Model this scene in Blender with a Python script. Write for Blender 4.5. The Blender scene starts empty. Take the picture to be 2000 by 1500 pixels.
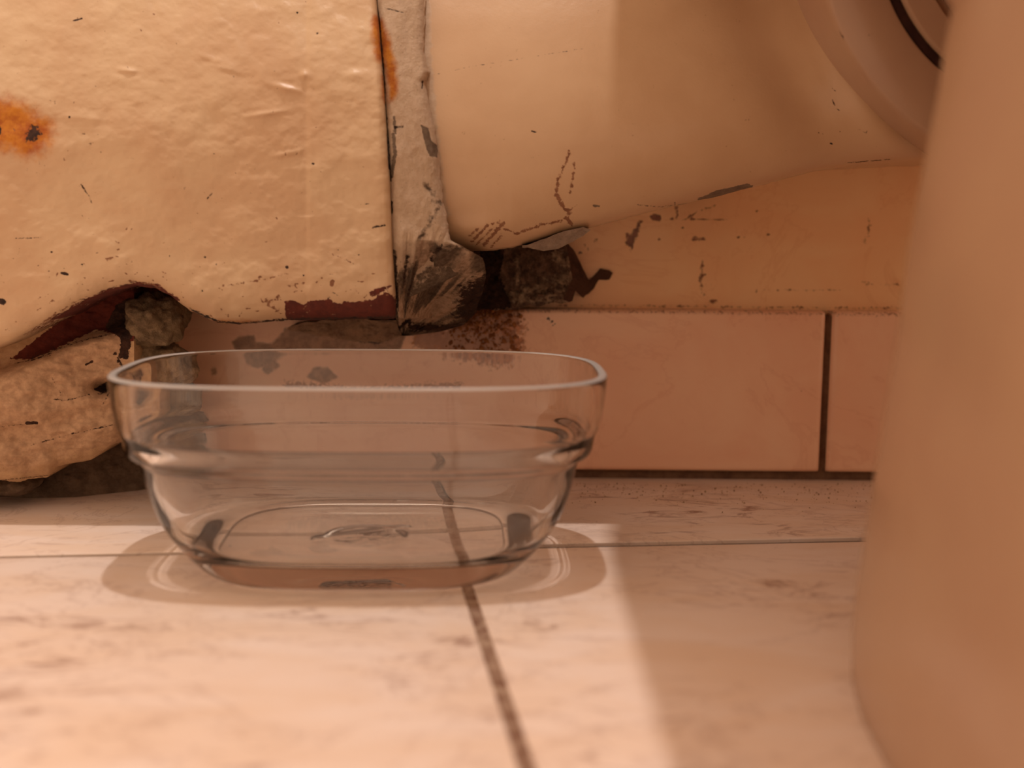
import bpy, bmesh, math, random
import numpy as np
from mathutils import Vector, Matrix, Euler

random.seed(4); rng = np.random.default_rng(11)
S = bpy.context.scene
COL = S.collection

# ------------------------------------------------------------------ camera
F = 2400.0; H = 0.122
PITCH = math.atan(330 / 2400); ROLL = math.radians(0.5)
cam_d = bpy.data.cameras.new('camera'); cam = bpy.data.objects.new('camera', cam_d); COL.objects.link(cam)
cam_d.sensor_width = 36; cam_d.lens = F / 2000 * 36; cam_d.clip_start = 0.01
CM = Matrix.Rotation(math.pi / 2 - PITCH, 3, 'X') @ Matrix.Rotation(ROLL, 3, 'Z')
cam.location = (0, 0, H); cam.rotation_euler = CM.to_euler()
cam_d.dof.use_dof = True; cam_d.dof.focus_distance = 0.50; cam_d.dof.aperture_fstop = 6.0
S.camera = cam
R3 = np.array(CM)

def ray(px, py):
    px, py = np.broadcast_arrays(np.asarray(px, float), np.asarray(py, float))
    v = np.stack([(px - 1000) / F, -(py - 750) / F, -np.ones_like(px)], -1)
    return v @ R3.T
def ony(px, py, y):
    r = ray(px, py); t = np.asarray(y) / r[..., 1]
    return r * t[..., None] + np.array([0, 0, H])
def onz(px, py, z=0.0):
    r = ray(px, py); t = (z - H) / r[..., 2]
    return r * t[..., None] + np.array([0, 0, H])
def topix(P):
    v = (np.asarray(P, float) - np.array([0, 0, H])) @ R3
    return np.stack([1000 + F * v[..., 0] / -v[..., 2], 750 - F * v[..., 1] / -v[..., 2]], -1)

# ------------------------------------------------------------------ light
w = bpy.data.worlds.new('world'); S.world = w; w.use_nodes = True
bg = w.node_tree.nodes['Background']
wn, wl_ = w.node_tree.nodes, w.node_tree.links
_tc = wn.new('ShaderNodeTexCoord'); _sx = wn.new('ShaderNodeSeparateXYZ'); _mr = wn.new('ShaderNodeMapRange'); _mx = wn.new('ShaderNodeMix'); _mx.data_type = 'RGBA'
wl_.new(_tc.outputs['Generated'], _sx.inputs[0]); wl_.new(_sx.outputs['Z'], _mr.inputs['Value'])
_mr.inputs['From Min'].default_value = 0.1; _mr.inputs['From Max'].default_value = 0.9
wl_.new(_mr.outputs[0], _mx.inputs[0]); _mx.inputs[6].default_value = (0.84, 0.54, 0.365, 1); _mx.inputs[7].default_value = (1.35, 0.98, 0.72, 1)   # warm room, pale lit ceiling overhead
wl_.new(_mx.outputs[2], bg.inputs[0]); bg.inputs[1].default_value = 0.80
ld = bpy.data.lights.new('ceiling_lamp', 'POINT'); lamp = bpy.data.objects.new('ceiling_lamp', ld); COL.objects.link(lamp)
lamp.location = (0.0, 0.43, 2.3); ld.shadow_soft_size = 0.028; ld.energy = 72; ld.color = (1.0, 0.88, 0.81)
ld.cycles.is_caustics_light = True
S.view_settings.view_transform = 'Standard'; S.view_settings.look = 'None'
S.view_settings.gamma = 1; S.view_settings.use_curve_mapping = False; S.view_settings.exposure = 0.22

# ------------------------------------------------------------------ helpers
def lin(*c):
    return tuple(((v / 255) / 12.92 if v / 255 <= 0.04045 else ((v / 255 + 0.055) / 1.055) ** 2.4) for v in c) + (1.0,)

_tabs = [rng.random((256, 256)) for _ in range(8)]
def vnoise(x, y, k=0):
    T = _tabs[k % 8]; xi = np.floor(x).astype(int); yi = np.floor(y).astype(int)
    fx = x - xi; fy = y - yi; fx = fx * fx * (3 - 2 * fx); fy = fy * fy * (3 - 2 * fy)
    a = T[xi % 256, yi % 256]; b = T[(xi + 1) % 256, yi % 256]; c = T[xi % 256, (yi + 1) % 256]; d = T[(xi + 1) % 256, (yi + 1) % 256]
    return (a * (1 - fx) + b * fx) * (1 - fy) + (c * (1 - fx) + d * fx) * fy
def fbm(x, y, o=4, k=0):
    s = 0; a = 0.5
    for i in range(o):
        s = s + a * (vnoise(x * 2 ** i + 17 * i, y * 2 ** i + 5 * i, k + i) - 0.5); a *= 0.55
    return s
def poly_y(pts):
    p = np.array(pts, float)
    return lambda x: np.interp(x, p[:, 0], p[:, 1])
def sdist(X, Y, shape):
    kind, pts = shape[0], np.array(shape[1], float)
    closed = kind == 'poly'
    A = pts; B = np.roll(pts, -1, 0) if closed else pts[1:]
    if not closed: A = pts[:-1]
    d = np.full(X.shape, 1e9); ins = np.zeros(X.shape, bool)
    for (ax, ay), (bx, by) in zip(A, B):
        ex, ey = bx - ax, by - ay
        t = np.clip(((X - ax) * ex + (Y - ay) * ey) / (ex * ex + ey * ey + 1e-9), 0, 1)
        d = np.minimum(d, np.hypot(X - ax - t * ex, Y - ay - t * ey))
        if closed:
            c = ((ay > Y) != (by > Y)) & (X < (bx - ax) * (Y - ay) / (by - ay + 1e-12) + ax)
            ins ^= c
    return np.where(ins, -d, d) if closed else d - shape[2] / 2
def mask(X, Y, shapes, soft=10):
    m = np.zeros(X.shape)
    for s in shapes:
        sw = s[3] if len(s) > 3 else soft
        m = np.maximum(m, np.clip(0.5 - sdist(X, Y, s) / (2 * sw), 0, 1))
    return m

def link(o, parent=None):
    COL.objects.link(o)
    if parent is not None:
        o.parent = parent; o.matrix_parent_inverse = Matrix.Translation(-Vector(parent.location))
    return o
def tag(o, label=None, cat=None, group=None, kind=None):
    if label: o['label'] = label
    if cat: o['category'] = cat
    if group: o['group'] = group
    if kind: o['kind'] = kind
    return o
def empty(name, loc):
    o = bpy.data.objects.new(name, None); o.location = loc; o.empty_display_size = 0.02; COL.objects.link(o); return o
def mesh_obj(name, V, Fc, mat, parent=None, attrs=None, sharp=40, smooth=True):
    me = bpy.data.meshes.new(name)
    me.from_pydata([tuple(v) for v in V], [], [tuple(int(i) for i in f) for f in Fc])
    bm = bmesh.new(); bm.from_mesh(me); bmesh.ops.recalc_face_normals(bm, faces=bm.faces); bm.to_mesh(me); bm.free()
    if smooth:
        me.polygons.foreach_set('use_smooth', [True] * len(me.polygons))
        me.set_sharp_from_angle(angle=math.radians(sharp))
    for k, a in (attrs or {}).items():
        at = me.attributes.new(k, 'FLOAT', 'POINT'); at.data.foreach_set('value', np.asarray(a, np.float32))
    me.materials.append(mat)
    return link(bpy.data.objects.new(name, me), parent)

def grid_solid(name, lo, hi, a0, a1, n, m, depth, yback, mat, parent=None, axis='col', masks=None, edge=0.0, ks=0, sharp=40, soft=10, warp=None):
    """A block with a modelled front face: bounds lo/hi along one axis, front depth given, sides run back to yback."""
    a = np.linspace(a0, a1, n)
    L = lo(a) + edge * fbm(a / 22, a * 0 + 3, 4, ks); Hh = hi(a) + edge * fbm(a / 22, a * 0 + 9, 4, ks + 2)
    t = np.linspace(0, 1, m)
    A = np.repeat(a[:, None], m, 1); B = L[:, None] * (1 - t) + Hh[:, None] * t
    X, Y = (A, B) if axis == 'col' else (B, A)
    if warp is not None: X, Y = warp(X, Y)
    P = ony(X, Y, depth(X, Y)).reshape(-1, 3)
    idx = np.arange(n * m).reshape(n, m)
    faces = np.stack([idx[:-1, :-1], idx[1:, :-1], idx[1:, 1:], idx[:-1, 1:]], -1).reshape(-1, 4).tolist()
    loop = list(idx[:, 0]) + list(idx[-1, 1:]) + list(idx[:-1, -1][::-1]) + list(idx[0, 1:-1][::-1])
    N0 = len(P); steps = 4; V = [P]; prev = loop
    ybk = yback(X.reshape(-1)[loop], Y.reshape(-1)[loop]) if callable(yback) else yback
    for s in range(1, steps + 1):
        Q = P[loop].copy(); Q[:, 1] += (ybk - Q[:, 1]) * s / steps
        cur = list(range(N0 + (s - 1) * len(loop), N0 + s * len(loop))); V.append(Q)
        for i in range(len(loop)):
            j = (i + 1) % len(loop); faces.append([prev[i], prev[j], cur[j], cur[i]])
        prev = cur
    faces.append(prev)
    V = np.concatenate(V)
    px = np.concatenate([X.reshape(-1)] + [X.reshape(-1)[loop]] * steps); py = np.concatenate([Y.reshape(-1)] + [Y.reshape(-1)[loop]] * steps)
    at = {k: (v(px, py) if callable(v) else mask(px, py, v, soft)) for k, v in (masks or {}).items()}
    return mesh_obj(name, V, faces, mat, parent, at, sharp)

def rnd(s, R):
    """how far a rounded edge of radius R falls back at distance s from the edge"""
    s = np.clip(s, 0, R); return R - np.sqrt(np.maximum(R * R - (R - s) ** 2, 0))

# ------------------------------------------------------------------ materials
class NT:
    def __init__(s, name):
        s.m = bpy.data.materials.new(name); s.m.use_nodes = True; s.t = s.m.node_tree; s.n = s.t.nodes; s.l = s.t.links
        s.b = s.n['Principled BSDF']; s.tc = s.n.new('ShaderNodeTexCoord')
    def vec(s, scale=(1, 1, 1), rot=(0, 0, 0)):
        mp = s.n.new('ShaderNodeMapping'); mp.inputs['Scale'].default_value = scale; mp.inputs['Rotation'].default_value = rot
        s.l.new(s.tc.outputs['Object'], mp.inputs['Vector']); return mp.outputs[0]
    def noise(s, scale, detail=5, rough=0.6, vec=None, dist=0.0):
        n = s.n.new('ShaderNodeTexNoise'); n.inputs['Scale'].default_value = scale; n.inputs['Detail'].default_value = detail
        n.inputs['Roughness'].default_value = rough; n.inputs['Distortion'].default_value = dist
        s.l.new(vec if vec is not None else s.vec(), n.inputs['Vector']); return n.outputs['Fac']
    def rng(s, v, a, b, c=0.0, d=1.0, smooth=True):
        n = s.n.new('ShaderNodeMapRange'); n.interpolation_type = 'SMOOTHSTEP' if smooth else 'LINEAR'
        n.inputs['From Min'].default_value = a; n.inputs['From Max'].default_value = b; n.inputs['To Min'].default_value = c; n.inputs['To Max'].default_value = d
        s.l.new(v, n.inputs['Value']); return n.outputs['Result']
    def math(s, op, a, b=0.0):
        n = s.n.new('ShaderNodeMath'); n.operation = op
        for i, x in enumerate((a, b)):
            if isinstance(x, (int, float)): n.inputs[i].default_value = x
            else: s.l.new(x, n.inputs[i])
        return n.outputs[0]
    def mix(s, f, a, b):
        n = s.n.new('ShaderNodeMix'); n.data_type = 'RGBA'
        for i, x in ((0, f), (6, a), (7, b)):
            if isinstance(x, (int, float)): n.inputs[i].default_value = x
            elif isinstance(x, tuple): n.inputs[i].default_value = x
            else: s.l.new(x, n.inputs[i])
        return n.outputs[2]
    def attr(s, name):
        n = s.n.new('ShaderNodeAttribute'); n.attribute_name = name; return n.outputs['Fac']
    def bump(s, h, strength, dist=0.001, prev=None):
        n = s.n.new('ShaderNodeBump'); n.inputs['Strength'].default_value = strength; n.inputs['Distance'].default_value = dist
        s.l.new(h, n.inputs['Height'])
        if prev is not None: s.l.new(prev, n.inputs['Normal'])
        return n.outputs[0]
    def out(s, col, rough, nrm=None, spec=0.5):
        if isinstance(col, tuple): s.b.inputs['Base Color'].default_value = col
        else: s.l.new(col, s.b.inputs['Base Color'])
        if isinstance(rough, (int, float)): s.b.inputs['Roughness'].default_value = rough
        else: s.l.new(rough, s.b.inputs['Roughness'])
        if nrm is not None: s.l.new(nrm, s.b.inputs['Normal'])
        s.b.inputs['Specular IOR Level'].default_value = spec
        return s.m

def layer(M, col, hgt, attr, color, color2=None, scale=500, amt=0.9, edge=0.12, sc2=300, sink=-0.6, stretch=(1, 1, 1)):
    n = M.noise(scale, 6, 0.65, M.vec(stretch))
    v = M.math('ADD', M.attr(attr), M.math('MULTIPLY', M.math('SUBTRACT', n, 0.5), amt))
    f = M.rng(v, 0.5 - edge / 2, 0.5 + edge / 2)
    c = color
    if color2 is not None: c = M.mix(M.rng(M.noise(sc2, 5, 0.7, M.vec(stretch)), 0.35, 0.65), color, color2)
    col = M.mix(f, col, c)
    hgt = M.math('ADD', hgt, M.math('MULTIPLY', f, sink))
    return col, hgt, f

def paint_mat(name, base, base2, layers, specks=0.5, rough=0.38, bumps=0.35):
    M = NT(name)
    col = M.mix(M.rng(M.noise(28, 4, 0.55), 0.3, 0.7), base, base2)
    # little specks and scratches of dirt
    sp = M.rng(M.noise(520, 3, 0.6), 0.70, 0.735); area = M.rng(M.noise(45, 3, 0.6), 0.42, 0.62)
    col = M.mix(M.math('MULTIPLY', M.math('MULTIPLY', sp, area), specks), col, lin(95, 62, 40))
    sc = M.rng(M.noise(230, 4, 0.7, M.vec((1, 1, 3.4), (0, 0.35, 0)), 1.5), 0.71, 0.735)
    col = M.mix(M.math('MULTIPLY', sc, specks * 0.8), col, lin(120, 84, 58))
    h = M.math('MULTIPLY', M.noise(60, 6, 0.6), 0.9)
    h = M.math('ADD', h, M.math('MULTIPLY', M.noise(900, 3, 0.6), 0.12))
    fs = 0.0
    for L in layers:
        col, h, f = layer(M, col, h, **L); fs = f if fs == 0.0 else M.math('MAXIMUM', fs, f)
    r = rough if fs == 0.0 else M.rng(fs, 0, 1, rough, 0.85)
    return M.out(col, r, M.bump(h, bumps, 0.0018), 0.45)

CREAM, CREAM2 = lin(212, 184, 148), lin(202, 168, 132)
RUST, RUST2 = lin(164, 86, 34), lin(200, 130, 44)
DARK, DARK2 = lin(40, 26, 22), lin(70, 46, 34)
RED, RED2 = lin(104, 46, 34), lin(84, 36, 28)
PLAS, PLAS2 = lin(206, 186, 162), lin(190, 166, 140)
CEM, CEM2 = lin(104, 92, 78), lin(150, 134, 114)

L_rust = dict(attr='rust', color=RUST, color2=RUST2, scale=300, amt=0.9, edge=0.8, sc2=130, sink=-0.05)
L_dark = dict(attr='dark', color=DARK, color2=DARK2, scale=700, amt=0.8, edge=0.10)
L_red = dict(attr='red', color=RED, color2=RED2, scale=420, amt=0.75, edge=0.06, sink=-0.35)
L_grey = dict(attr='grey', color=lin(134, 116, 98), color2=lin(112, 94, 78), scale=600, amt=0.8, edge=0.08, sink=-0.35)
L_brown = dict(attr='brown', color=lin(150, 108, 80), color2=lin(126, 84, 60), scale=700, amt=1.1, edge=0.10, sink=-0.3)
L_plas = dict(attr='plas', color=PLAS, color2=PLAS2, scale=350, amt=0.8, edge=0.3, sink=0.1)
L_cem = dict(attr='cem', color=CEM, color2=CEM2, scale=420, amt=0.9, edge=0.12, sink=-0.3)

M_pipe = paint_mat('pipe_paint', CREAM, CREAM2, [L_rust, L_red, L_brown, L_dark], specks=0.85, bumps=0.28)
M_horn = paint_mat('horn_glaze', lin(208, 176, 140), lin(200, 166, 130), [L_plas, L_brown, L_grey, L_dark], specks=0.35, rough=0.28, bumps=0.16)
M_plain = paint_mat('pan_glaze', lin(182, 150, 122), lin(178, 144, 118), [L_grey, L_dark], specks=0.08, rough=0.25, bumps=0.05)

def mortar_mat(name, base, base2, layers, rough=0.9, bump=0.9, stretch=(1, 1, 1), sc=180):
    M = NT(name)
    col = M.mix(M.rng(M.noise(sc, 7, 0.7, M.vec(stretch)), 0.34, 0.66), base, base2)
    col = M.mix(M.math('MULTIPLY', M.rng(M.noise(900, 4, 0.7), 0.62, 0.72), 0.6), col, lin(60, 44, 36))
    h = M.noise(sc * 1.6, 8, 0.72, M.vec(stretch))
    for L in layers: col, h, f = layer(M, col, h, **L)
    return M.out(col, rough, M.bump(h, bump, 0.002), 0.25)

M_strip = mortar_mat('joint_plaster', lin(214, 190, 164), lin(200, 174, 146),
                     [dict(attr='cem', color=lin(92, 76, 62), color2=lin(128, 108, 90), scale=330, amt=0.9, edge=0.2, sc2=420, stretch=(1, 1, 1), sink=-0.4),
                      dict(attr='pale', color=lin(206, 176, 148), color2=lin(170, 142, 118), scale=700, amt=0.6, edge=0.35, sink=0.3),
                      L_rust, L_grey, dict(L_dark, amt=1.3, edge=0.25, scale=420)], bump=0.8, sc=240)
M_lobe = mortar_mat('bend_mortar', lin(204, 170, 130), lin(186, 148, 110), [dict(L_cem, color=lin(170, 136, 106), color2=lin(196, 160, 126), scale=160, edge=0.4), L_red, L_dark], bump=0.45, sc=60)
M_stone = mortar_mat('mortar_stone', lin(176, 150, 116), lin(128, 106, 82), [L_dark], bump=1.2, sc=210)
M_stone2 = mortar_mat('mortar_stone_pale', lin(214, 184, 146), lin(166, 138, 108), [L_dark], bump=1.2, sc=210)
M_bed = mortar_mat('cement_grey', lin(128, 106, 86), lin(98, 80, 64), [], bump=1.0, sc=150)
M_lump = mortar_mat('cement_dark', lin(132, 104, 84), lin(78, 58, 46), [dict(attr='pale', color=lin(196, 170, 142), color2=lin(130, 106, 88), scale=420, amt=1.5, edge=0.3), dict(attr='flat', color=lin(98, 68, 54), scale=200, amt=0.3, edge=0.1, sink=-0.2), L_dark], bump=1.0, sc=320)
M_crumb = mortar_mat('crumb', lin(206, 180, 150), lin(150, 120, 94), [], bump=0.6, sc=500)
M_rcrumb = mortar_mat('rust_crumb', lin(190, 128, 76), lin(140, 84, 46), [], bump=0.9, sc=400)
M_flake = mortar_mat('grey_flake', lin(150, 130, 112), lin(130, 110, 94), [], bump=0.4, sc=260)

def tile_mat(name, a, b, streak, layers, stretch=(1, 2.2, 1), rough=0.32, stk=0.6, lo=0.56):
    M = NT(name)
    big = M.noise(16, 5, 0.6, M.vec(stretch), 0.6)
    col = M.mix(M.rng(big, 0.32, 0.68), a, b)
    st = M.rng(M.noise(42, 8, 0.72, M.vec((1, 2.4, 1), (0, 0, 0.15)), 1.2), lo, lo + 0.16)
    ar = M.rng(M.noise(11, 3, 0.5), 0.40, 0.66)
    col = M.mix(M.math('MULTIPLY', M.math('MULTIPLY', st, ar), stk), col, streak)
    vein = M.rng(M.math('ABSOLUTE', M.math('SUBTRACT', M.noise(13, 6, 0.65, M.vec((1, 1.6, 1), (0, 0, 0.5)), 1.0), 0.5)), 0.0, 0.018, 1, 0)
    col = M.mix(M.math('MULTIPLY', vein, 0.22), col, streak)
    sp = M.rng(M.noise(430, 3, 0.6), 0.745, 0.77)
    col = M.mix(M.math('MULTIPLY', sp, 0.5), col, lin(120, 78, 56))
    h = M.noise(90, 6, 0.65)
    for L in layers: col, h, f = layer(M, col, h, **L)
    return M.out(col, rough, M.bump(h, 0.12, 0.001), 0.4)

M_floor = tile_mat('floor_tile', lin(238, 220, 208), lin(232, 208, 188), lin(150, 112, 94), [], rough=0.42, stk=0.95, lo=0.50)
M_base = tile_mat('baseboard_tile', lin(236, 188, 156), lin(242, 202, 170), lin(214, 154, 122),
                  [dict(attr='olive', color=lin(172, 134, 104), color2=lin(134, 100, 76), scale=150, amt=0.8, edge=0.3, sink=0.3),
                   dict(attr='rustc', color=lin(196, 130, 84), color2=lin(140, 88, 58), scale=520, amt=1.6, edge=0.3, sc2=500),
                   dict(attr='dirt', color=lin(166, 124, 102), color2=lin(184, 140, 114), scale=640, amt=1.3, edge=0.2), L_dark], stretch=(1, 1, 1.3), rough=0.3)
M_wall = tile_mat('wall_tile', lin(244, 206, 158), lin(240, 194, 146), lin(218, 160, 114),
                  [dict(attr='dirt', color=lin(140, 94, 68), color2=lin(116, 76, 56), scale=520, amt=1.0, edge=0.2), L_dark], stretch=(1, 1, 1.3), rough=0.3, stk=0.4)
def grout_mat(name, c1, c2):
    M = NT(name)
    col = M.mix(M.rng(M.noise(160, 6, 0.7), 0.35, 0.65), c1, c2)
    return M.out(col, 0.9, M.bump(M.noise(500, 6, 0.7), 0.8, 0.001), 0.2)
M_grout = grout_mat('floor_grout', lin(178, 152, 130), lin(124, 88, 70))
M_joint = grout_mat('joint_dirt', lin(62, 38, 28), lin(46, 28, 22))
M_wgrout = grout_mat('wall_grout', lin(122, 94, 72), lin(98, 72, 56))
M_seal = grout_mat('rubber_seal', lin(70, 44, 38), lin(58, 36, 32))

G = bpy.data.materials.new('clear_glass'); G.use_nodes = True
gb = G.node_tree.nodes['Principled BSDF']
gb.inputs['Base Color'].default_value = (1.0, 1.0, 0.995, 1); gb.inputs['Roughness'].default_value = 0.0
gb.inputs['IOR'].default_value = 1.48; gb.inputs['Transmission Weight'].default_value = 1.0

# ------------------------------------------------------------------ floor
YW, YB = 0.574, 0.5625          # wall face, baseboard face
def box_bm(bm, corners, z0, z1, bev=0.0):
    vb = [bm.verts.new((x, y, z0)) for x, y in corners]; vt = [bm.verts.new((x, y, z1)) for x, y in corners]
    fs = [bm.faces.new(vb[::-1]), bm.faces.new(vt)]
    n = len(corners)
    for i in range(n): fs.append(bm.faces.new((vb[i], vb[(i + 1) % n], vt[(i + 1) % n], vt[i])))
    if bev:
        es = list({e for e in fs[1].edges}) + [e for f in fs[2:] for e in f.edges if abs(e.verts[0].co.z - e.verts[1].co.z) > 1e-6]
        bmesh.ops.bevel(bm, geom=list(set(es)), offset=bev, segments=3, affect='EDGES', profile=0.6)
def bm_obj(name, bm, mats, parent=None, sharp=35):
    bmesh.ops.recalc_face_normals(bm, faces=bm.faces)
    me = bpy.data.meshes.new(name); bm.to_mesh(me); bm.free()
    me.polygons.foreach_set('use_smooth', [True] * len(me.polygons)); me.set_sharp_from_angle(angle=math.radians(sharp))
    for m in (mats if isinstance(mats, list) else [mats]): me.materials.append(m)
    return link(bpy.data.objects.new(name, me), parent)

a0 = onz(0, 1087); a1 = onz(1700, 1053); b0 = onz(918, 1160); b1 = onz(1030, 1500)
Y_A = lambda x: a0[1] + (a1[1] - a0[1]) * (x - a0[0]) / (a1[0] - a0[0])       # line of the long joint
X_B = lambda y: b0[0] + (b1[0] - b0[0]) * (y - b0[1]) / (b1[1] - b0[1])       # line of the cross joint
bm = bmesh.new()
gB = 0.0020
def gA_(x): return float(np.interp(x, [-0.12, -0.02, 0.2], [0.0008, 0.0030, 0.0034]))
XL, XR = -0.75, 0.75
for k in (-2, -1, 0, 1):
    off0, off1 = k * 0.333 + 0.0, (k + 1) * 0.333
    # strip row behind the long joint
    xa, xb = X_B(0.45) + off0 + gB, X_B(0.45) + off1 - gB
    ys0, ys1 = Y_A(xa) + gA_(xa), Y_A(xb) + gA_(xb)
    box_bm(bm, [(X_B(ys0) + off0 + gB, ys0), (X_B(ys1) + off1 - gB, ys1), (X_B(YW) + off1 - gB, YW + 0.02), (X_B(YW) + off0 + gB, YW + 0.02)], -0.008, 0.0, 0.0005)
    for r in range(3):
        d0, d1 = -r * 0.333, -(r + 1) * 0.333
        t0, t1 = Y_A(xa) - gA_(xa) + d0, Y_A(xb) - gA_(xb) + d0; q0, q1 = Y_A(xa) + gA_(xa) + d1, Y_A(xb) + gA_(xb) + d1
        box_bm(bm, [(X_B(q0) + off0 + gB, q0), (X_B(q1) + off1 - gB, q1), (X_B(t1) + off1 - gB, t1), (X_B(t0) + off0 + gB, t0)], -0.008, 0.0, 0.0004)
for f in bm.faces: f.material_index = 0
n0 = len(bm.faces)
box_bm(bm, [(-0.8, -0.6), (0.8, -0.6), (0.8, YW + 0.02), (-0.8, YW + 0.02)], -0.03, -0.0045)
for k in (-1, 0, 1, 2):
    o = k * 0.333
    box_bm(bm, [(X_B(-0.5) + o - 0.0024, -0.5), (X_B(-0.5) + o + 0.0024, -0.5), (X_B(YW) + o + 0.0024, YW), (X_B(YW) + o - 0.0024, YW)], -0.006, -0.0007)
bm.faces.ensure_lookup_table()
for f in bm.faces[n0:]: f.material_index = 1
bm.faces.ensure_lookup_table(); n1 = len(bm.faces)
box_bm(bm, [(-0.7, Y_A(-0.7) - 0.0042), (0.7, Y_A(0.7) - 0.0042), (0.7, Y_A(0.7) + 0.0042), (-0.7, Y_A(-0.7) + 0.0042)], -0.0062, -0.0016)
bm.faces.ensure_lookup_table()
for f in bm.faces[n1:]: f.material_index = 2
fl = bm_obj('floor', bm, [M_floor, M_grout, M_joint]); tag(fl, 'pinkish beige marbled floor tiles with grey joints', None, kind='structure')

# ------------------------------------------------------------------ wall and tile baseboard
def panel(name, x0, x1, z0, z1, yf, yb, nx, nz, mat, masks, sink=None):
    X = np.linspace(x0, x1, nx); Z = np.linspace(z0, z1, nz)
    XX, ZZ = np.meshgrid(X, Z, indexing='ij')
    P = np.stack([XX, np.full_like(XX, yf), ZZ], -1)
    pix = topix(P)
    P[..., 1] += 0.0006 * fbm(XX * 60, ZZ * 60, 3)
    br = 0.0016
    P[..., 1] += rnd(z1 - ZZ, br) + (rnd(ZZ - z0, 0.001)) + rnd(XX - x0, 0.001) + rnd(x1 - XX, 0.001)
    idx = np.arange(nx * nz).reshape(nx, nz)
    faces = np.stack([idx[:-1, :-1], idx[1:, :-1], idx[1:, 1:], idx[:-1, 1:]], -1).reshape(-1, 4).tolist()
    loop = list(idx[:, 0]) + list(idx[-1, 1:]) + list(idx[:-1, -1][::-1]) + list(idx[0, 1:-1][::-1])
    V = P.reshape(-1, 3); Q = V[loop].copy(); Q[:, 1] = yb
    n = len(V)
    for i in range(len(loop)):
        j = (i + 1) % len(loop); faces.append([loop[i], loop[j], n + j, n + i])
    faces.append(list(range(n, n + len(loop))))
    px = np.concatenate([pix[..., 0].reshape(-1), pix[..., 0].reshape(-1)[loop]]); py = np.concatenate([pix[..., 1].reshape(-1), pix[..., 1].reshape(-1)[loop]])
    return np.concatenate([V, Q]), faces, {k: mask(px, py, v) for k, v in masks.items()}

jx = ony(1614, 770, YB)[0]; ZT = ony(1300, 606, YB)[2]
bmask = {
 'olive': [('poly', [(452, 668), (470, 655), (496, 655), (500, 668), (530, 672), (560, 640), (600, 632), (660, 628), (720, 630), (776, 632), (790, 652), (782, 690), (700, 690), (560, 692), (500, 720), (480, 712), (462, 690)]),
           ('poly', [(598, 735), (610, 715), (640, 715), (660, 735), (630, 748)]), ('poly', [(398, 716), (408, 712), (412, 724), (402, 728)]), ('poly', [(500, 715), (530, 700), (545, 712), (520, 730)])],
 'rustc': [('poly', [(905, 600), (940, 560), (1000, 560), (1018, 620), (1022, 700), (985, 690), (960, 680), (900, 690), (860, 668)], 0, 30), ('line', [(820, 664), (900, 690), (1000, 700)], 26, 22)],
 'dirt': [('line', [(1020, 606), (1760, 614)], 1, 12), ('line', [(830, 662), (980, 672)], 40, 30), ('line', [(800, 930), (1720, 938)], 6, 8), ('line', [(560, 750), (700, 765), (900, 752)], 12, 22)],
 'dark': [('line', [(1065, 620), (1080, 636)], 3, 4), ('line', [(1072, 618), (1086, 634)], 2, 4), ('poly', [(680, 640), (720, 652), (770, 640), (785, 650), (740, 672), (700, 668)])],
}
Vs, Fs, At, n = [], [], {}, 0
for (xa, xb, nx) in ((-0.42, jx - 0.0019, 420), (jx + 0.0019, 0.42, 180)):
    V, Fc, at = panel('b', xa, xb, 0.0045, ZT, YB, YW, nx, 70, M_base, bmask)
    Vs.append(V); Fs += [[i + n for i in f] for f in Fc]; n += len(V)
    for k, a in at.items(): At.setdefault(k, []).append(a)
# grout behind and below
bb = mesh_obj('baseboard_back', np.concatenate(Vs), Fs, M_base, None, {k: np.concatenate(v) for k, v in At.items()}, 60)
tag(bb, 'pinkish tile baseboard along the wall with a dark joint', None, kind='structure')
bm = bmesh.new(); box_bm(bm, [(-0.42, YB + 0.0035), (0.42, YB + 0.0035), (0.42, YW + 0.001), (-0.42, YW + 0.001)], 0.0, ZT - 0.002)
g = bm_obj('grout', bm, M_wgrout, bb)

wmask = {
 'dirt': [('poly', [(1222, 455), (1232, 462), (1248, 432), (1256, 430), (1240, 472), (1232, 490), (1224, 476)]),
          ('line', [(1276, 424), (1286, 426)], 12, 6), ('line', [(1355, 466), (1375, 467)], 8, 6), ('line', [(1290, 424), (1330, 432), (1370, 410), (1400, 400)], 2.5, 4), ('line', [(1320, 400), (1322, 425)], 5, 5),
          ('line', [(1340, 428), (1425, 430)], 2, 5), ('line', [(1372, 510), (1368, 560), (1375, 575)], 4, 9), ('line', [(1376, 535), (1392, 565)], 1, 7), ('line', [(1050, 597), (1400, 600), (1760, 603)], 0.5, 12),
          ('line', [(1390, 588), (1400, 589)], 8, 5), ('line', [(1700, 430), (1690, 470)], 3, 14), ('line', [(1670, 552), (1755, 556)], 2, 9), ('line', [(1470, 568), (1640, 566)], 1, 8)] +
         [('line', [(x, y), (x + 2, y)], r, 4) for x, y, r in ((1162, 470, 6), (1147, 486, 7), (1133, 494, 6), (1140, 476, 4), (1287, 467, 5), (1440, 463, 5), (1455, 463, 4), (1500, 457, 5), (1478, 412, 4), (1332, 444, 4))]}
V, Fc, at = panel('w', -0.75, 0.75, 0.0, 0.75, YW, YW + 0.05, 1100, 560, M_wall, {k: v for k, v in wmask.items()})
wl = mesh_obj('wall_back', V, Fc, M_wall, None, at, 60); tag(wl, 'warm beige tiled wall behind the pipes', None, kind='structure')

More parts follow.
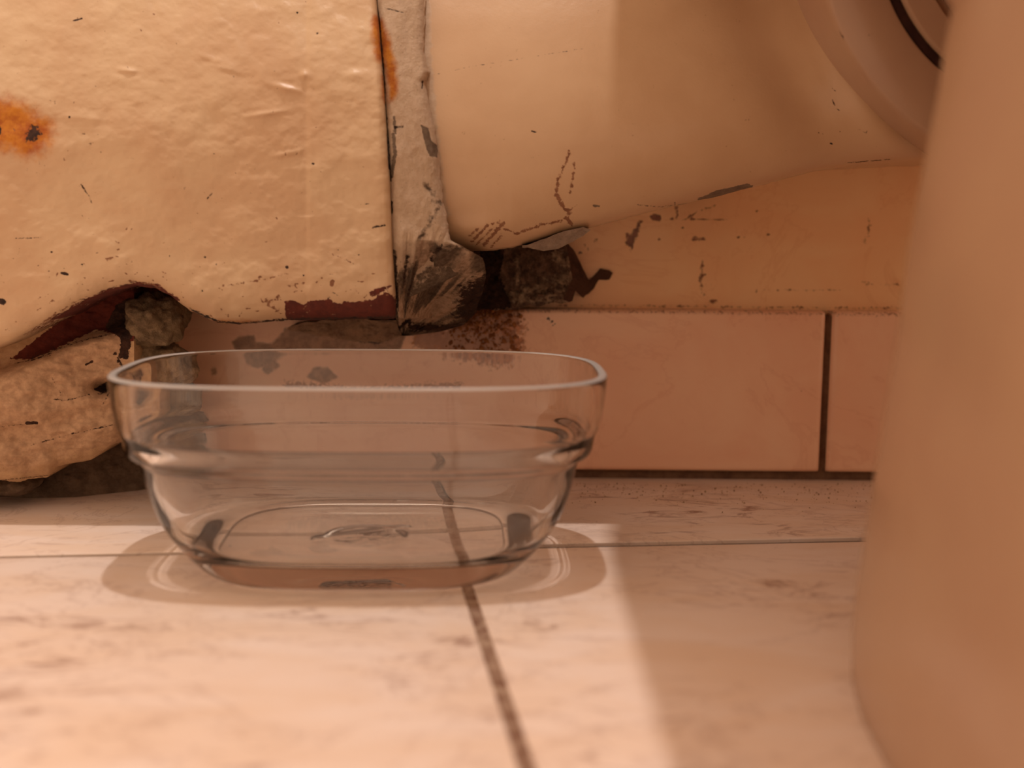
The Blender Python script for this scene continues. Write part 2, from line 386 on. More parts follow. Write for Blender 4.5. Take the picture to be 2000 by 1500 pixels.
# ------------------------------------------------------------------ painted waste pipe (socket + bend)
MMPX = 0.47 / F
pipe = empty('waste_pipe', tuple(ony(300, 930, 0.52)))
tag(pipe, 'large cream-painted waste pipe with orange rust stain and wavy peeling lower edge', 'pipe')
pb = poly_y([(-200, 720), (-60, 700), (20, 668), (70, 640), (115, 618), (160, 592), (210, 570), (260, 557), (300, 562), (335, 580), (370, 606), (420, 630), (470, 634), (560, 626), (700, 624), (775, 622)])
def pipe_depth(X, Y):
    s = (pb(X) - Y) * MMPX
    y = 0.468 + 0.0 * X
    y = y + rnd(np.maximum(s, 0), 0.012) * 0.9
    up = np.clip((330 - Y) / 330, 0, 3); y = y + 0.016 * up ** 2           # leans back towards the top
    y = y + 0.0035 * np.exp(-((X - 600) / 16) ** 2) * 0.10 * (Y < 420)
    y = y - 0.0006 * np.clip((X - 598) / 8, 0, 1) * np.clip((760 - X) / 20, 0, 1)
    y = y + rnd((ed(Y) - X) * MMPX, 0.003)
    y = y + 0.0035 * fbm(X / 170, Y / 120, 3, 1) + 0.0010 * fbm(X / 30, Y / 22, 4, 2)
    # raised paint drips
    for (cx, cy, ang, L, W, hh) in ((560, 172, 0.25, 30, 6, .0011), (520, 222, -0.15, 34, 5, .0009), (595, 147, 0, 9, 8, .0013), (430, 120, .3, 40, 7, .0006), (690, 145, -.1, 22, 9, .0008), (250, 138, .1, 16, 5, .0012), (445, 135, .2, 26, 6, .0007), (560, 300, -.2, 26, 5, .0007), (165, 230, .1, 40, 8, .0006)):
        u = (X - cx) * math.cos(ang) + (Y - cy) * math.sin(ang); v = -(X - cx) * math.sin(ang) + (Y - cy) * math.cos(ang)
        y = y - hh * np.exp(-(u / L) ** 2 - (v / W) ** 2)
    return y
ed = lambda y: np.interp(y, [-260, 0, 130, 330, 420, 560, 640], [716, 734, 746, 760, 764, 769, 773])
_r2 = random.Random(5); _dash = []
for _ in range(110):
    x = _r2.uniform(-20, 760); yb_ = float(pb(x)); y = yb_ - abs(_r2.gauss(0, 60)) - 8
    L = _r2.uniform(1, 13); a_ = _r2.gauss(-0.1, 0.5)
    _dash.append(('line', [(x, y), (x + L * math.cos(a_), y + L * math.sin(a_))], _r2.uniform(0.2, 2.2), 4))
for _ in range(60):
    x, y = _r2.uniform(-20, 740), _r2.uniform(0, 520); _dash.append(('line', [(x, y), (x + _r2.uniform(-3, 4), y + _r2.uniform(1, 5))], _r2.uniform(0.2, 1.8), 3))
pm = {
 'rust': [('poly', [(-40, 200), (10, 190), (40, 200), (66, 215), (80, 228), (98, 235), (104, 258), (96, 282), (80, 302), (50, 305), (20, 295), (-40, 290)], 0, 26), ('line', [(736, 40), (738, 70), (744, 110)], 22, 10), ('line', [(748, 150), (752, 200)], 6, 6), ('line', [(395, 628), (500, 630)], 3, 10)],
 'dark': [('poly', [(52, 262), (62, 246), (72, 248), (80, 262), (72, 272), (56, 278)], 0, 22), ('poly', [(-10, 240), (2, 248), (3, 262), (-10, 266)], 0, 5),
          ('line', [(744, 78), (750, 160), (756, 240), (760, 330)], 3, 4), ('line', [(143, 41), (160, 36)], 3, 3), ('line', [(372, 604), (425, 628), (470, 632), (560, 624), (780, 620)], 4, 9), ('line', [(48, 664), (70, 650), (92, 640), (118, 606)], 1, 9), ('line', [(150, 588), (210, 564), (262, 550), (310, 562)], 1, 7), ('line', [(640, 585), (650, 570), (660, 578)], 1, 8), ('line', [(730, 575), (752, 562), (762, 575)], 1, 10), ('line', [(30, 466), (82, 464)], 1.5, 4), ('line', [(404, 388), (414, 378)], 3, 4), ('line', [(158, 360), (172, 380), (180, 398)], 2, 6), ('line', [(728, 444), (752, 440)], 3, 4),
          ('line', [(120, 533), (132, 536)], 5, 4), ('line', [(0, 588), (6, 590)], 12, 5), ('line', [(700, 400), (720, 398)], 1, 4)] +
         [('line', [(x, y), (x + 1, y)], r, 3) for x, y, r in ((100, 492, 4), (160, 517, 4), (400, 502, 5), (422, 516, 3), (560, 522, 6), (592, 538, 3), (395, 568, 4), (330, 500, 3), (418, 300, 3), (430, 299, 3), (611, 320, 5), (197, 297, 3), (135, 229, 4), (700, 498, 3), (660, 488, 2), (580, 25, 4), (619, 65, 4))],
 'brown': _dash + [('line', [(560, 558), (600, 552)], 2, 7), ('line', [(540, 606), (520, 590), (545, 580)], 4, 14), ('line', [(650, 550), (648, 556)], 8, 3), ('line', [(560, 572), (590, 568)], 1, 6), ('line', [(40, 660), (100, 620), (150, 590)], 2, 10), ('line', [(250, 548), (300, 556), (330, 580)], 2, 8), ('line', [(430, 560), (520, 545), (560, 535)], 1, 8), ('line', [(640, 492), (690, 515)], 1, 6)],
 'red': [('poly', [(556, 590), (575, 585), (590, 596), (610, 586), (645, 585), (655, 600), (690, 592), (705, 598), (730, 585), (755, 570), (770, 580), (780, 640), (560, 640)], 0, 8), ('line', [(725, 575), (760, 560)], 8, 14), ('line', [(640, 598), (770, 588)], 10, 12), ('line', [(375, 612), (430, 636), (560, 632)], 6, 5), ('line', [(60, 655), (110, 622), (165, 590), (215, 568), (262, 556), (305, 560), (345, 586)], 10, 12)],
}
grid_solid('pipe_body', lambda a: a * 0 - 260, pb, -900, 774, 700, 340, pipe_depth, YW, M_pipe, pipe, 'col', pm, edge=7, ks=3, sharp=50, warp=lambda X, Y: (X + (ed(Y) - 774) * np.clip((X - 480) / 294, 0, 1) ** 2, Y))

lt = poly_y([(-220, 520), (60, 540), (300, 545)]); lb = poly_y([(-220, 950), (0, 938), (40, 940), (52, 934), (95, 930), (112, 912), (180, 898), (215, 872), (262, 850), (300, 842)])
lr = lambda y: np.interp(y, [500, 600, 640, 690, 720, 745, 760, 775, 860, 960], [262, 250, 236, 222, 232, 216, 186, 214, 252, 262])
def lobe_depth(X, Y):
    cres = np.interp(X, [-200, 60, 120, 180, 240, 300], [812, 704, 680, 658, 640, 628])   # lower lip of the hollow
    y = 0.478 + 0.00006 * np.clip(X, -200, 300)
    y = y + 0.017 / (1 + np.exp((Y - cres + 2) / 5))
    y = y + rnd((lb(X) - Y) * MMPX, 0.014) * 0.6
    y = y + 0.00016 * np.clip(740 - Y, -40, 80) * 0.2
    y = y + 0.012 * np.exp(-((X - 205) / 30) ** 2 - ((Y - 758) / 14) ** 2)
    y = y + 0.010 * fbm(X / 110, Y / 60, 4, 5) + 0.0022 * np.abs(fbm(X / 34, Y / 16, 4, 2)) * np.clip((X + 20) / 160, 0.2, 1)
    y = y + 0.004 / (1 + np.exp(-(Y - 812 + (X - 100) * 0.25) / 5)) * (X > -300)
    return y
lm = {
 'red': [('poly', [(20, 700), (100, 640), (150, 600), (210, 572), (260, 562), (300, 566), (300, 640), (250, 670), (225, 652), (190, 644), (150, 660), (110, 682), (60, 702)], 0, 10)],
 'dark': [('poly', [(205, 640), (228, 596), (255, 580), (268, 600), (250, 700), (232, 700), (236, 660)], 0, 10), ('poly', [(182, 760), (216, 742), (236, 738), (236, 756), (200, 768)], 0, 6), ('line', [(52, 826), (72, 826)], 6, 4), ('line', [(0, 834), (50, 828)], 1, 5), ('line', [(105, 780), (130, 782), (175, 770)], 1, 6), ('line', [(100, 735), (120, 770), (112, 778)], 0.5, 6), ('line', [(60, 700), (150, 668), (220, 650)], 1, 12), ('line', [(190, 770), (215, 765), (200, 790)], 1, 8), ('line', [(225, 690), (240, 720), (236, 760)], 4, 14), ('line', [(60, 870), (130, 850), (220, 830)], 0.5, 7), ('line', [(70, 690), (60, 704), (100, 690)], 2, 9), ('line', [(168, 712), (180, 706)], 4, 4), ('line', [(30, 710), (100, 694)], 1, 5), ('line', [(0, 938), (120, 926), (190, 900), (262, 856)], 1, 4)],  # the two dark patches paint the shade inside the hollows; thin lines are cracks
 'cem': [('poly', [(-220, 700), (60, 700), (150, 660), (240, 640), (260, 900), (200, 880), (60, 920), (-220, 930)], 0, 60)],
}
grid_solid('pipe_bend', lt, lb, -900, 262, 560, 220, lobe_depth, YB + 0.0, M_lobe, pipe, 'col', lm, edge=9, ks=1, sharp=60)

# ------------------------------------------------------------------ glass bowl
def superring(rx, ry, n, N=160):
    t = np.linspace(0, 2 * np.pi, N, endpoint=False); c, s = np.cos(t), np.sin(t)
    return np.stack([rx * np.sign(c) * np.abs(c) ** (2 / n), ry * np.sign(s) * np.abs(s) ** (2 / n)], -1)
RX, RY = 0.0846, 0.0560
outer = [(.0335, 0.0010), (.0345, 0.0002), (.0338, 0.0), (.0322, .0001), (.0300, .0012), (.0272, .0035), (.0236, .0072), (.0196, .0120), (.0160, .0175), (.0135, .0230), (.0117, .029), (.0104, .035), (.0098, .0388), (.0090, .0402), (.0062, .0410), (.0050, .0424), (.0043, .0455), (.0040, .0480), (.0032, .0496), (.0022, .0512), (.0014, .056), (.0006, .0620), (.0002, .0672), (.0003, .0680), (.0008, .0686), (.0015, .0688), (.0026, .0688), (.0033, .0684), (.0036, .0676)]
inner = [(.0038, .0645), (.0041, .0570), (.0050, .0510), (.0066, .0475), (.0084, .0450), (.0102, .0420), (.0116, .0380), (.0132, .0310), (.0152, .0245), (.0182, .0185), (.0208, .0140), (.0236, .0112), (.0262, .0097), (.0290, .0090), (.0320, .0087)]
prof = outer + inner
def ringpts(ins, z, wave=0.0):
    fy = 0.42
    nn = 3.3 - min(ins, .035) * 4
    r = superring(RX - ins, RY - ins * fy, nn); rb = superring(RX - ins, RY - ins * 0.22, nn - 0.3 * (1 - ins / .035)); r = np.where((r[:, 1] > 0)[:, None], rb, r)
    return np.column_stack([r, np.full(len(r), z)])
N = 160; V = []; Fc = []
for ins, z in prof: V.append(ringpts(ins, z))
nr = len(prof)
for r in range(nr - 1):
    for i in range(N):
        j = (i + 1) % N; Fc.append([r * N + i, r * N + j, (r + 1) * N + j, (r + 1) * N + i])
# inner floor with a pressed round mark, and the underside
def cap(first_ring, z0, mark, base_pts):
    global V, Fc
    cnt = sum(len(v) for v in V); prev = first_ring * N
    K = 40
    for k in range(1, K):
        q = 1 - k / K
        p = base_pts.copy(); p[:, :2] *= q
        r = np.hypot(p[:, 0], p[:, 1])
        p[:, 2] = z0 + (mark(r) if mark else 0.0008 * np.clip((0.0150 - r) / 0.002, 0, 1) + 0.0003 * fbm(p[:, 0] * 500, p[:, 1] * 500, 3, 2) * np.clip((0.0150 - r) / 0.004, 0, 1) * (p[:, 1] < 0.004) + 0.0007 * np.exp(-((p[:, 1] - 0.006 - p[:, 0] * 0.5) / 0.002) ** 2) * (r < .019))
        V.append(p)
        for i in range(N):
            j = (i + 1) % N; Fc.append([prev + i, prev + j, cnt + j, cnt + i])
        prev = cnt; cnt += N
    V.append(np.array([[0, 0, z0 + (mark(np.array([0.0]))[0] if mark else 0.0008)]]))
    for i in range(N): Fc.append([prev + i, prev + (i + 1) % N, cnt])
cap(nr - 1, prof[-1][1], lambda r: -0.0006 * np.exp(-((r - 0.0) / 0.03) ** 2), ringpts(*prof[-1]))
cap(0, prof[0][1], None, ringpts(*prof[0]))
V = np.concatenate(V)
bx = (ony(222, 745, 0.43)[0] + ony(1187, 750, 0.43)[0]) / 2
bowl = mesh_obj('glass_bowl', V, Fc, G, None, None, 180)
GR = G.copy(); GR.name = 'rim_highlight_glass'; GR.node_tree.nodes['Principled BSDF'].inputs['Roughness'].default_value = 0.3; GR.node_tree.nodes['Principled BSDF'].inputs['Transmission Weight'].default_value = 0.6  # bright highlight along the rim put into the material: whitish, less clear glass
bowl.data.materials.append(GR)
for p in bowl.data.polygons:
    if p.center.z > 0.0683: p.material_index = 1
bowl.location = (bx + 0.0016, 0.4290, 0.0002); bowl.rotation_euler = (0, 0, math.radians(1.6))
ss = bowl.modifiers.new('smooth', 'SUBSURF'); ss.levels = 1; ss.render_levels = 2
bowl.cycles.is_caustics_caster = True; fl.cycles.is_caustics_receiver = True
tag(bowl, 'clear oblong glass bowl standing on the floor tiles to catch drips', 'bowl')

# ------------------------------------------------------------------ toilet: outlet horn, flange, foot, pan
toilet = empty('toilet', (0.19, 0.33, 0.0))
tag(toilet, 'cream glazed toilet with sideways outlet and blurred foot at the right', 'toilet')
hb = poly_y([(800, 420), (835, 478), (850, 487), (870, 486), (950, 491), (1000, 484), (1050, 470), (1100, 455), (1150, 446), (1300, 407), (1380, 388), (1470, 366), (1600, 332), (1700, 318), (1800, 312), (2100, 306)])
def horn_depth(X, Y):
    s = (hb(X) - Y) * MMPX
    y = 0.476 + 0 * X
    Rr = 0.034
    y = y + rnd(np.maximum(s, 0), Rr) * 0.55 + rnd(np.maximum(s, 0), 0.004) * 0.4
    up = np.clip((300 - Y) / 300, 0, 3); y = y + 0.018 * up ** 2
    # the horn opens into the rim of the pan on the right
    xr = 1545 + np.clip(Y, -300, 400) * 0.32 + np.clip(Y, 0, 400) ** 2 * 0.0006
    y = y + 0.0040 * (1 / (1 + np.exp(-(X - xr) / 16))) - 0.006 * np.exp(-((X - xr - 60) / 60) ** 2) + 0.0035 * np.exp(-((X - xr + 60) / 70) ** 2)
    y = y - 0.0022 * np.exp(-((X - 930) / 60) ** 2 - ((Y - 450) / 25) ** 2) + 0.0012 * fbm(X / 260, Y / 160, 3, 4)
    return y
hm = {
 'plas': [('poly', [(830, -200), (835, -200), (842, 100), (852, 230), (870, 380), (880, 420), (800, 480)], 0, 12)],
 'brown': [('line', [(1112, 296), (1104, 320), (1092, 350)], 4, 10), ('line', [(1090, 350), (1086, 380), (1100, 405), (1112, 416)], 6, 9), ('line', [(1122, 320), (1118, 360), (1113, 380)], 3, 9),
           ('line', [(916, 462), (934, 446)], 4, 7), ('line', [(922, 472), (952, 440)], 5, 7), ('line', [(930, 478), (962, 446)], 3, 7), ('line', [(946, 478), (984, 434)], 6, 7), ('line', [(960, 482), (980, 458)], 3, 7), ('line', [(952, 440), (976, 432)], 3, 7), ('line', [(985, 448), (1010, 456), (1060, 438), (1095, 432), (1112, 420)], 4, 7), ('line', [(1106, 425), (1116, 438)], 7, 4), ('line', [(1110, 412), (1130, 398)], 1, 3)],
 'grey': [('poly', [(1362, 388), (1400, 372), (1460, 358), (1470, 362), (1470, 374), (1400, 388), (1365, 398)], 0, 4), ('line', [(1370, 396), (1465, 376)], 1.5, 4), ('line', [(1245, 400), (1290, 404), (1340, 398)], 1.5, 4), ('line', [(1318, 394), (1320, 412)], 2, 4), ('line', [(1340, 400), (1370, 394)], 1, 4), ('line', [(1160, 402), (1170, 403)], 4, 3), ('line', [(830, 150), (920, 130), (1140, 95)], 0.8, 3.5)],
 'dark': [('line', [(1626, 195), (1632, 210), (1640, 216)], 1.5, 4), ('line', [(1672, 250), (1692, 260), (1694, 254)], 1, 3.5), ('line', [(1622, 280), (1625, 281)], 3, 2), ('line', [(1640, 257), (1642, 257)], 1.5, 2), ('line', [(1595, 258), (1608, 262)], 1, 4), ('line', [(1625, 172), (1634, 180)], 1, 3), ('line', [(1655, 318), (1740, 311)], 1.5, 3), ('line', [(1038, 256), (1046, 258)], 3, 3), ('line', [(1280, 8), (1281, 8)], 2, 3)],
}
grid_solid('outlet_horn', lambda a: a * 0 - 260, hb, 812, 2100, 520, 300, horn_depth, YW, M_horn, toilet, 'col', hm, edge=4, ks=6, sharp=50)

# stepped round flange at upper right (lathe about an axis that points out of the wall)
FC = ony(2062, -150, 0.455)
def flange(name, prof, mat, seg=160):
    V, Fc = [], []
    for r, y in prof:
        t = np.linspace(0, 2 * np.pi, seg, endpoint=False)
        rr = r * (1 + 0.004 * np.sin(3 * t))
        V.append(np.column_stack([FC[0] + rr * np.cos(t), np.full(seg, y), FC[2] + rr * np.sin(t)]))
    m = len(prof)
    for k in range(m - 1):
        for i in range(seg):
            j = (i + 1) % seg; Fc.append([k * seg + i, k * seg + j, (k + 1) * seg + j, (k + 1) * seg + i])
    Fc.append([i for i in range(seg)]); Fc.append([(m - 1) * seg + i for i in range(seg)][::-1])
    V = np.concatenate(V); pix = topix(V)
    at = {'dark': mask(pix[:, 0], pix[:, 1], [('line', [(1640, 60), (1664, 100)], 4, 6), ('line', [(1700, 62), (1712, 66)], 3, 8)], 8), 'grey': mask(pix[:, 0], pix[:, 1], [('line', [(1715, 150), (1760, 190), (1810, 228)], 6, 16)], 8)}
    return mesh_obj(name, V, Fc, mat, toilet, at, 50)
px2m = 0.45 / F
flange('flange', [(452 * px2m, 0.50), (452 * px2m, 0.459), (449 * px2m, 0.456), (443 * px2m, 0.4548), (400 * px2m, 0.4532), (352 * px2m, 0.4512), (347 * px2m, 0.4515), (345 * px2m, 0.455), (335 * px2m, 0.456), (335 * px2m, 0.49)], M_plain)
flange('rubber_seal', [(347 * px2m, 0.49), (346 * px2m, 0.4528), (342 * px2m, 0.4518), (330 * px2m, 0.4518), (326 * px2m, 0.4528), (324 * px2m, 0.49)], M_seal)
flange('inner_disc', [(326 * px2m, 0.49), (326 * px2m, 0.4505), (322 * px2m, 0.449), (278 * px2m, 0.4475), (276 * px2m, 0.450), (262 * px2m, 0.450), (260 * px2m, 0.447), (100 * px2m, 0.446)], M_plain)

# foot and pan: rings in height
def loft(name, rings, mat, N=128, n=3.0):
    V, Fc = [], []
    for (z, x0, x1, y0, y1, n) in rings:
        r = superring((x1 - x0) / 2, (y1 - y0) / 2, n, N)
        V.append(np.column_stack([r[:, 0] + (x0 + x1) / 2, r[:, 1] + (y0 + y1) / 2, np.full(N, z)]))
    m = len(rings)
    for k in range(m - 1):
        for i in range(N):
            j = (i + 1) % N; Fc.append([k * N + i, k * N + j, (k + 1) * N + j, (k + 1) * N + i])
    Fc.append(list(range(N))[::-1]); Fc.append([(m - 1) * N + i for i in range(N)])
    V = np.concatenate(V)
    return mesh_obj(name, V, Fc, mat, toilet, {'grey': np.zeros(len(V)), 'dark': np.zeros(len(V))}, 60)
sil = [(1862, -30), (1850, 40), (1836, 150), (1808, 300), (1778, 480), (1755, 700), (1728, 900), (1706, 1050), (1686, 1200), (1682, 1280), (1688, 1370), (1700, 1450), (1706, 1484)]
rings = []
for i, (px, py) in enumerate(sil[::-1]):
    p = ony(px, py, 0.272); q = min(max((p[2]) / 0.17, 0), 1); p = p + np.array([0.0032 + 0.0050 * q - 0.0035 * max(0, 1 - q * 6), 0, 0])
    rings.append((max(p[2], 0.0), p[0], p[0] + 0.26, 0.065 + 0.10 * q, 0.40 - 0.03 * q, 2.7))
rings[0] = (0.0,) + rings[0][1:]
zt = rings[-1][0]; xt = rings[-1][1]
fz = sorted(set(rings), key=lambda r: r[0])
foot = loft('foot', fz, M_plain)
loft('pan', [(zt, xt, xt + .26, .17, .37, 2.4), (zt + .02, xt - .006, xt + .28, .16, .39, 2.6), (zt + .045, xt - .03, xt + .30, .13, .43, 3.2), (zt + .075, 0.036, .44, .09, .49, 5), (zt + .10, 0.0315, .45, .085, .52, 7), (zt + .21, 0.031, .46, .08, .545, 7), (zt + .215, 0.033, .455, .085, .54, 7)], M_plain)

# ------------------------------------------------------------------ mortar at the joint
def strip_depth(X, Y):
    d = 0.469 + 0.0 * X
    up = np.clip((330 - Y) / 330, 0, 3); d = d + 0.016 * up ** 2
    dn = np.clip((Y - 470) / 185, 0, 1.3)
    d = d + 0.074 * dn ** 1.2 * np.where(Y < 622, np.clip((X - sl(Y)) / 70, 0.12, 1), 1)
    d = d + 0.0016 * fbm(X / 30, Y / 60, 4, 3)
    # streaks fanning out from the lower tip
    th = np.arctan2(X - 786, 660 - Y)
    d = d + 0.006 * (fbm(th * 14, th * 0 + 2, 4, 2)) * np.clip((Y - 440) / 60, 0, 1) + 0.004 * fbm(X / 24, Y / 24, 4, 6) * dn
    c = (sl(Y) + sr(Y)) / 2; hw = (sr(Y) - sl(Y)) / 2
    q = np.abs(X - c) / hw
    d = d + 0.004 * np.clip(q, 0, 1) ** 6
    return d
sl = lambda y: np.interp(y, [-260, 0, 130, 330, 420, 560, 610, 640, 656], [722, 737, 748, 762, 764, 769, 771, 776, 782])
sr = lambda y: np.interp(y, [-260, 0, 100, 140, 160, 250, 320, 400, 470, 490, 505, 540, 580, 610, 635, 648, 656], [822, 830, 828, 838, 830, 850, 858, 866, 880, 915, 945, 948, 940, 930, 905, 860, 800])
sm = {
 'rust': [('poly', [(732, 30), (748, 40), (762, 80), (774, 130), (778, 180), (762, 200), (748, 120), (738, 90)], 0, 10), ('line', [(742, 70), (752, 130)], 8, 6)],
 'dark': [('line', [(743, 60), (746, 110), (750, 170), (755, 250), (760, 330), (763, 352)], 3.5, 4), ('line', [(765, 395), (764, 416)], 6, 4), ('line', [(752, 16), (790, 25)], 1.2, 3), ('line', [(772, 249), (786, 248)], 5, 5), ('line', [(825, 160), (824, 172)], 3, 3), ('line', [(866, 478), (850, 492), (840, 512)], 3, 14), ('line', [(780, 640), (800, 625), (800, 640)], 6, 6), ('poly', [(902, 560), (948, 540), (950, 600), (925, 640), (890, 620)], 0, 34),
          ('line', [(772, 500), (776, 600)], 2, 8), ('line', [(796, 500), (788, 560)], 3, 8), ('line', [(815, 500), (795, 590)], 2, 8), ('line', [(804, 640), (860, 640), (900, 640)], 14, 12)],
 'grey': [('line', [(768, 262), (772, 300), (764, 345)], 7, 6), ('line', [(770, 230), (772, 260)], 4, 8), ('poly', [(822, 244), (836, 250), (842, 275), (856, 285), (854, 308), (840, 305), (832, 288)], 0, 4), ('line', [(770, 500), (772, 560)], 6, 6)],
 'cem': [('poly', [(770, 660), (768, 560), (782, 530), (800, 520), (822, 500), (842, 474), (870, 484), (960, 480), (960, 664), (800, 668)], 0, 22), ('line', [(770, 490), (773, 600)], 4, 10), ('line', [(830, 360), (860, 400), (820, 470)], 2, 26)],
 'pale': lambda X, Y: np.clip(0.22 + 1.9 * fbm(np.arctan2(X - 786, 662 - Y) * 9, Y / 160, 5, 2) - 0.5 * np.clip((X - 915) / 20, 0, 1) + 0.75 * np.exp(-(sdist(X, Y, ('line', [(796, 632), (850, 600), (900, 578), (935, 540)], 0)) / 14) ** 2) + 0.45 * np.exp(-(sdist(X, Y, ('line', [(790, 630), (800, 590), (845, 500)], 0)) / 7) ** 2) + 0.3 * np.exp(-(sdist(X, Y, ('line', [(784, 630), (790, 560), (800, 500)], 0)) / 7) ** 2), 0, 1) * (Y > 470),
}
jm = grid_solid('joint_mortar', sl, sr, -260, 656, 420, 110, strip_depth, lambda X, Y: np.where(Y > 612, YB, strip_depth(X, Y) + 0.006), M_strip, None, 'row', sm, edge=7, ks=2, sharp=70)
tag(jm, 'upright strip of crumbling plaster between the pipe and toilet outlet, fanning into grey cement', 'mortar')

ct = poly_y([(925, 480), (1120, 476), (1132, 500), (1196, 525)]); cb = poly_y([(925, 604), (1010, 604), (1060, 594), (1100, 592), (1118, 588), (1124, 570), (1140, 584), (1160, 566), (1170, 548), (1190, 548), (1197, 534)])
ct2 = poly_y([(925, 470), (1040, 470), (1108, 474), (1122, 490), (1136, 520), (1150, 548), (1160, 540), (1172, 526), (1190, 524), (1197, 533)])
def lump_depth(X, Y):
    d = 0.545 + 0.00004 * (X - 940)
    d = d + 0.010 * fbm(X / 40, Y / 32, 5, 3) + 0.022 * np.clip((X - 1110) / 60, 0, 1)
    return np.minimum(d, YW - 0.0015)
cl = grid_solid('cement_lump', ct2, cb, 925, 1197, 180, 80, lump_depth, YW, M_lump, None, 'col',
    {'pale': [('line', [(1000, 580), (1060, 560), (1130, 530), (1090, 500)], 18, 26), ('line', [(1040, 590), (1100, 570)], 8, 16), ('line', [(1010, 500), (1010, 560)], 6, 14), ('line', [(1000, 585), (1120, 590)], 10, 16), ('line', [(1105, 505), (1125, 520)], 6, 10)],
     'flat': [('poly', [(1105, 470), (1130, 480), (1200, 520), (1200, 560), (1130, 600), (1100, 585), (1118, 545)], 0, 6)],
     'dark': [('poly', [(940, 490), (985, 488), (975, 540), (1000, 600), (925, 610)], 0, 14)]}, edge=12, ks=4, sharp=70)
tag(cl, 'dark rough cement lump on the wall under the toilet outlet', 'cement')

ft = poly_y([(1030, 480), (1050, 472), (1100, 452), (1140, 444), (1153, 448)]); fb = poly_y([(1030, 484), (1060, 490), (1090, 486), (1120, 472), (1140, 460), (1153, 449)])
fk = grid_solid('mortar_flake', ft, fb, 1020, 1153, 90, 24, lambda X, Y: 0.4865 + 0.0010 * fbm(X / 20, Y / 14, 4, 2) + 0.00012 * (Y - 450), 0.52, M_flake, None, 'col', {}, edge=4, ks=5, sharp=60)
tag(fk, 'thin grey mortar flake clinging to the lower edge of the toilet outlet', 'mortar')

def lump(name, c, r, mat, seed, parent=None, rough=0.28, sub=5):
    bm = bmesh.new(); bmesh.ops.create_icosphere(bm, subdivisions=sub, radius=1)
    from mathutils import noise as mn
    for v in bm.verts:
        p = v.co.copy(); q = p * 1.1 + Vector((seed * 7.3, seed, 0))
        f = 1 + rough * mn.fractal(q * 1.3, 0.9, 2.1, 5)
        # squarish, broken faces
        cmax = max(abs(p.x), abs(p.y), abs(p.z)); f *= 1 + 0.25 * (1 / cmax - 1) * -0.2 + 0.12 * (1 - cmax)
        v.co = Vector((p.x * r[0], p.y * r[1], p.z * r[2])) * f + Vector(c)
    n = len(bm.verts); ob = bm_obj(name, bm, mat, parent, 80)
    return ob
def loc(px, py, y): return tuple(ony(px, py, y))
s1 = lump('mortar_lump', loc(306, 626, 0.515), (0.0118, 0.020, 0.0118), M_stone, 1)
tag(s1, 'brown-grey mortar lump wedged in the hollow under the wavy pipe edge, the upper one', 'mortar', 'mortar lumps in the hollow')
s2 = lump('mortar_lump', loc(300, 708, 0.520), (0.0148, 0.018, 0.0092), M_stone2, 3)
tag(s2, 'paler mortar lump below the brown-grey one, beside the left end of the glass bowl rim', 'mortar', 'mortar lumps in the hollow')
s3 = lump('mortar_lump', loc(312, 800, 0.528), (0.0130, 0.016, 0.0160), M_stone, 5)
tag(s3, 'lowest grey mortar lump, seen through the left end of the glass bowl', 'mortar', 'mortar lumps in the hollow')

bt = poly_y([(-220, 900), (100, 900), (200, 850), (330, 830), (380, 860)]); bbm = poly_y([(-220, 972), (0, 970), (60, 973), (150, 971), (270, 958), (380, 940)])
def bed_depth(X, Y):
    base = onz(X, bbm(X))[..., 1]
    d = base + 0.0001 * (bbm(X) - Y) + 0.006 * fbm(X / 60, Y / 40, 5, 1) * np.clip((bbm(X) - Y) / 20, 0, 1)
    return np.minimum(d, YB - 0.003)
bd = grid_solid('cement_bed', bt, bbm, -900, 375, 420, 70, bed_depth, YB, M_bed, None, 'col', {}, edge=0, sharp=70)
tag(bd, 'dark grey cement bed on the floor under the pipe bend', 'cement')
rg = lump('mortar_lump', loc(22, 945, 0.505), (0.0115, 0.012, 0.0042), M_bed, 8, None, 0.2, 4)
tag(rg, 'small flat grey mortar scrap lying at the foot of the pipe bend', 'mortar', 'mortar lumps in the hollow')

# cement smeared where the fan meets the wall, left of the tip
M_smear = mortar_mat('smear_mortar', lin(166, 134, 108), lin(124, 98, 78), [], bump=0.7, sc=130)
gt = poly_y([(560, 640), (600, 628), (700, 622), (785, 628)]); gb_ = poly_y([(560, 642), (620, 655), (690, 668), (740, 668), (785, 655)])
sme = grid_solid('cement_smear', gt, gb_, 562, 784, 120, 30, lambda X, Y: 0.545 + 0.00008 * (Y - 620) - 0.00006 * (X - 560) * 0.5 + 0.005 * fbm(X / 30, Y / 14, 4, 5), YB, M_smear, None, 'col', {}, edge=8, ks=1, sharp=70)
tag(sme, 'grey-brown cement smear squeezed under the pipe edge left of the mortar tip', 'cement')

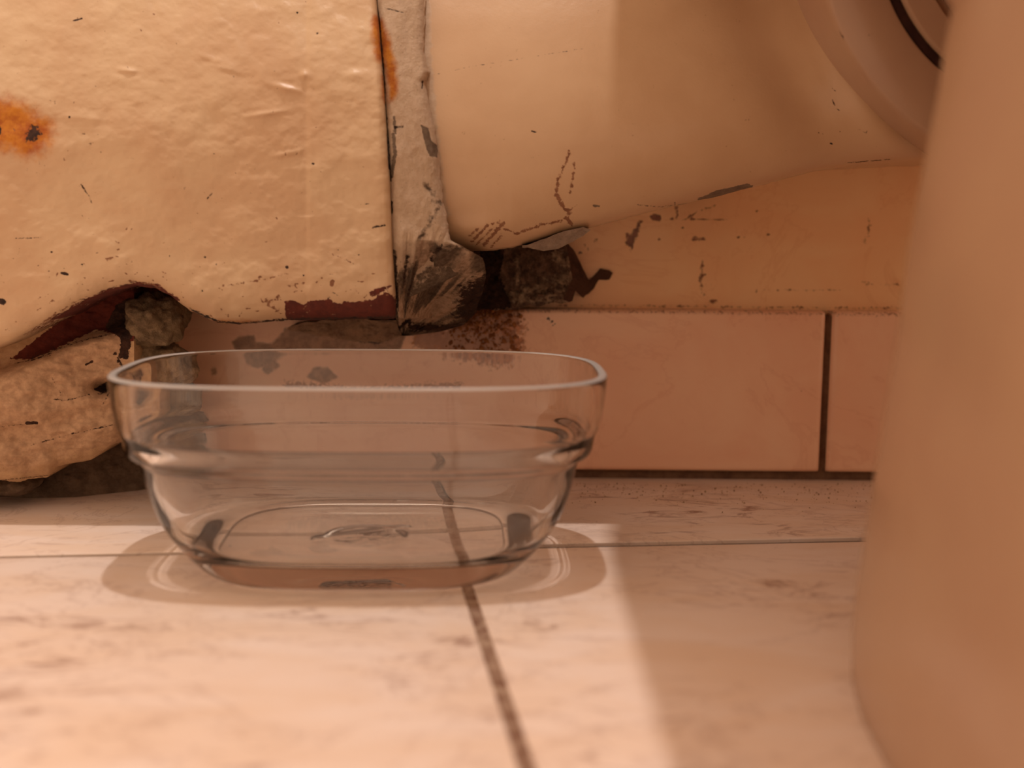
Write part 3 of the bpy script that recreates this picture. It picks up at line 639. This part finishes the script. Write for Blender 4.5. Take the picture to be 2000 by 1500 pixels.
# ------------------------------------------------------------------ crumbs (nobody could count them)
def crumbs(name, pts, rmin, rmax, mat, label, cat):
    bm = bmesh.new()
    for (x, y, z) in pts:
        r = random.uniform(rmin, rmax) * random.choice((0.6, 0.8, 1, 1.5))
        mtx = Matrix.Translation((x, y, z + r * 0.3)) @ Euler((random.random() * 6, random.random() * 6, random.random() * 6)).to_matrix().to_4x4() @ Matrix.Diagonal((r, r * random.uniform(.5, 1), r * random.uniform(.4, .9), 1))
        bmesh.ops.create_icosphere(bm, subdivisions=1, radius=1, matrix=mtx)
    return tag(bm_obj(name, bm, mat, None, 25), label, cat, kind='stuff')
pts = []
for _ in range(1500):
    px = random.uniform(1010, 1760) if random.random() < 0.75 else random.uniform(1010, 1250)
    x = ony(px, 600, YB)[0]; pts.append((x, YB + abs(random.gauss(0.0045, 0.003)) , ZT - 0.0006))
pts = [p for p in pts if YB + 0.0012 < p[1] < YW - 0.0005]
crumbs('mortar_dust', pts, 0.00018, 0.00045, M_crumb, 'pale mortar dust along the top of the tile baseboard', 'dust')
pts = []
for _ in range(520):
    px = random.uniform(1050, 1720); py = 940 + abs(random.gauss(0, 22)) + 4
    if py > 1030: continue
    p = onz(px, py, 0.0004); pts.append(tuple(p))
for px, py in ((1540, 955), (1420, 951), (1500, 958), (1545, 975), (1410, 962), (1165, 950), (1180, 1008), (1460, 945)):
    pts.append(tuple(onz(px, py, 0.0006)))
crumbs('floor_grit', pts, 0.00012, 0.00038, M_crumb, 'scattered pale grit on the floor strip below the baseboard', 'grit')
pts = []
for _ in range(420):
    px = random.gauss(950, 38); py = random.gauss(640, 30)
    if not (560 < py < 700 and 840 < px < 1022): continue
    y = YB - random.uniform(0.0, 0.0015); 
    if py < 610: y = YB - random.uniform(0, 0.008)
    p = ony(px, py, y); pts.append((p[0], p[1], p[2]))
for _ in range(260):
    px = random.gauss(930, 36); py = random.gauss(612, 16)
    if 870 < px < 1012: p = ony(px, py, YB - random.uniform(0.001, 0.010)); pts.append(tuple(p))
crumbs('rust_crumbs', pts, 0.0003, 0.0010, M_rcrumb, 'orange rusty crumbs stuck on the tile beside the grey cement', 'rust')
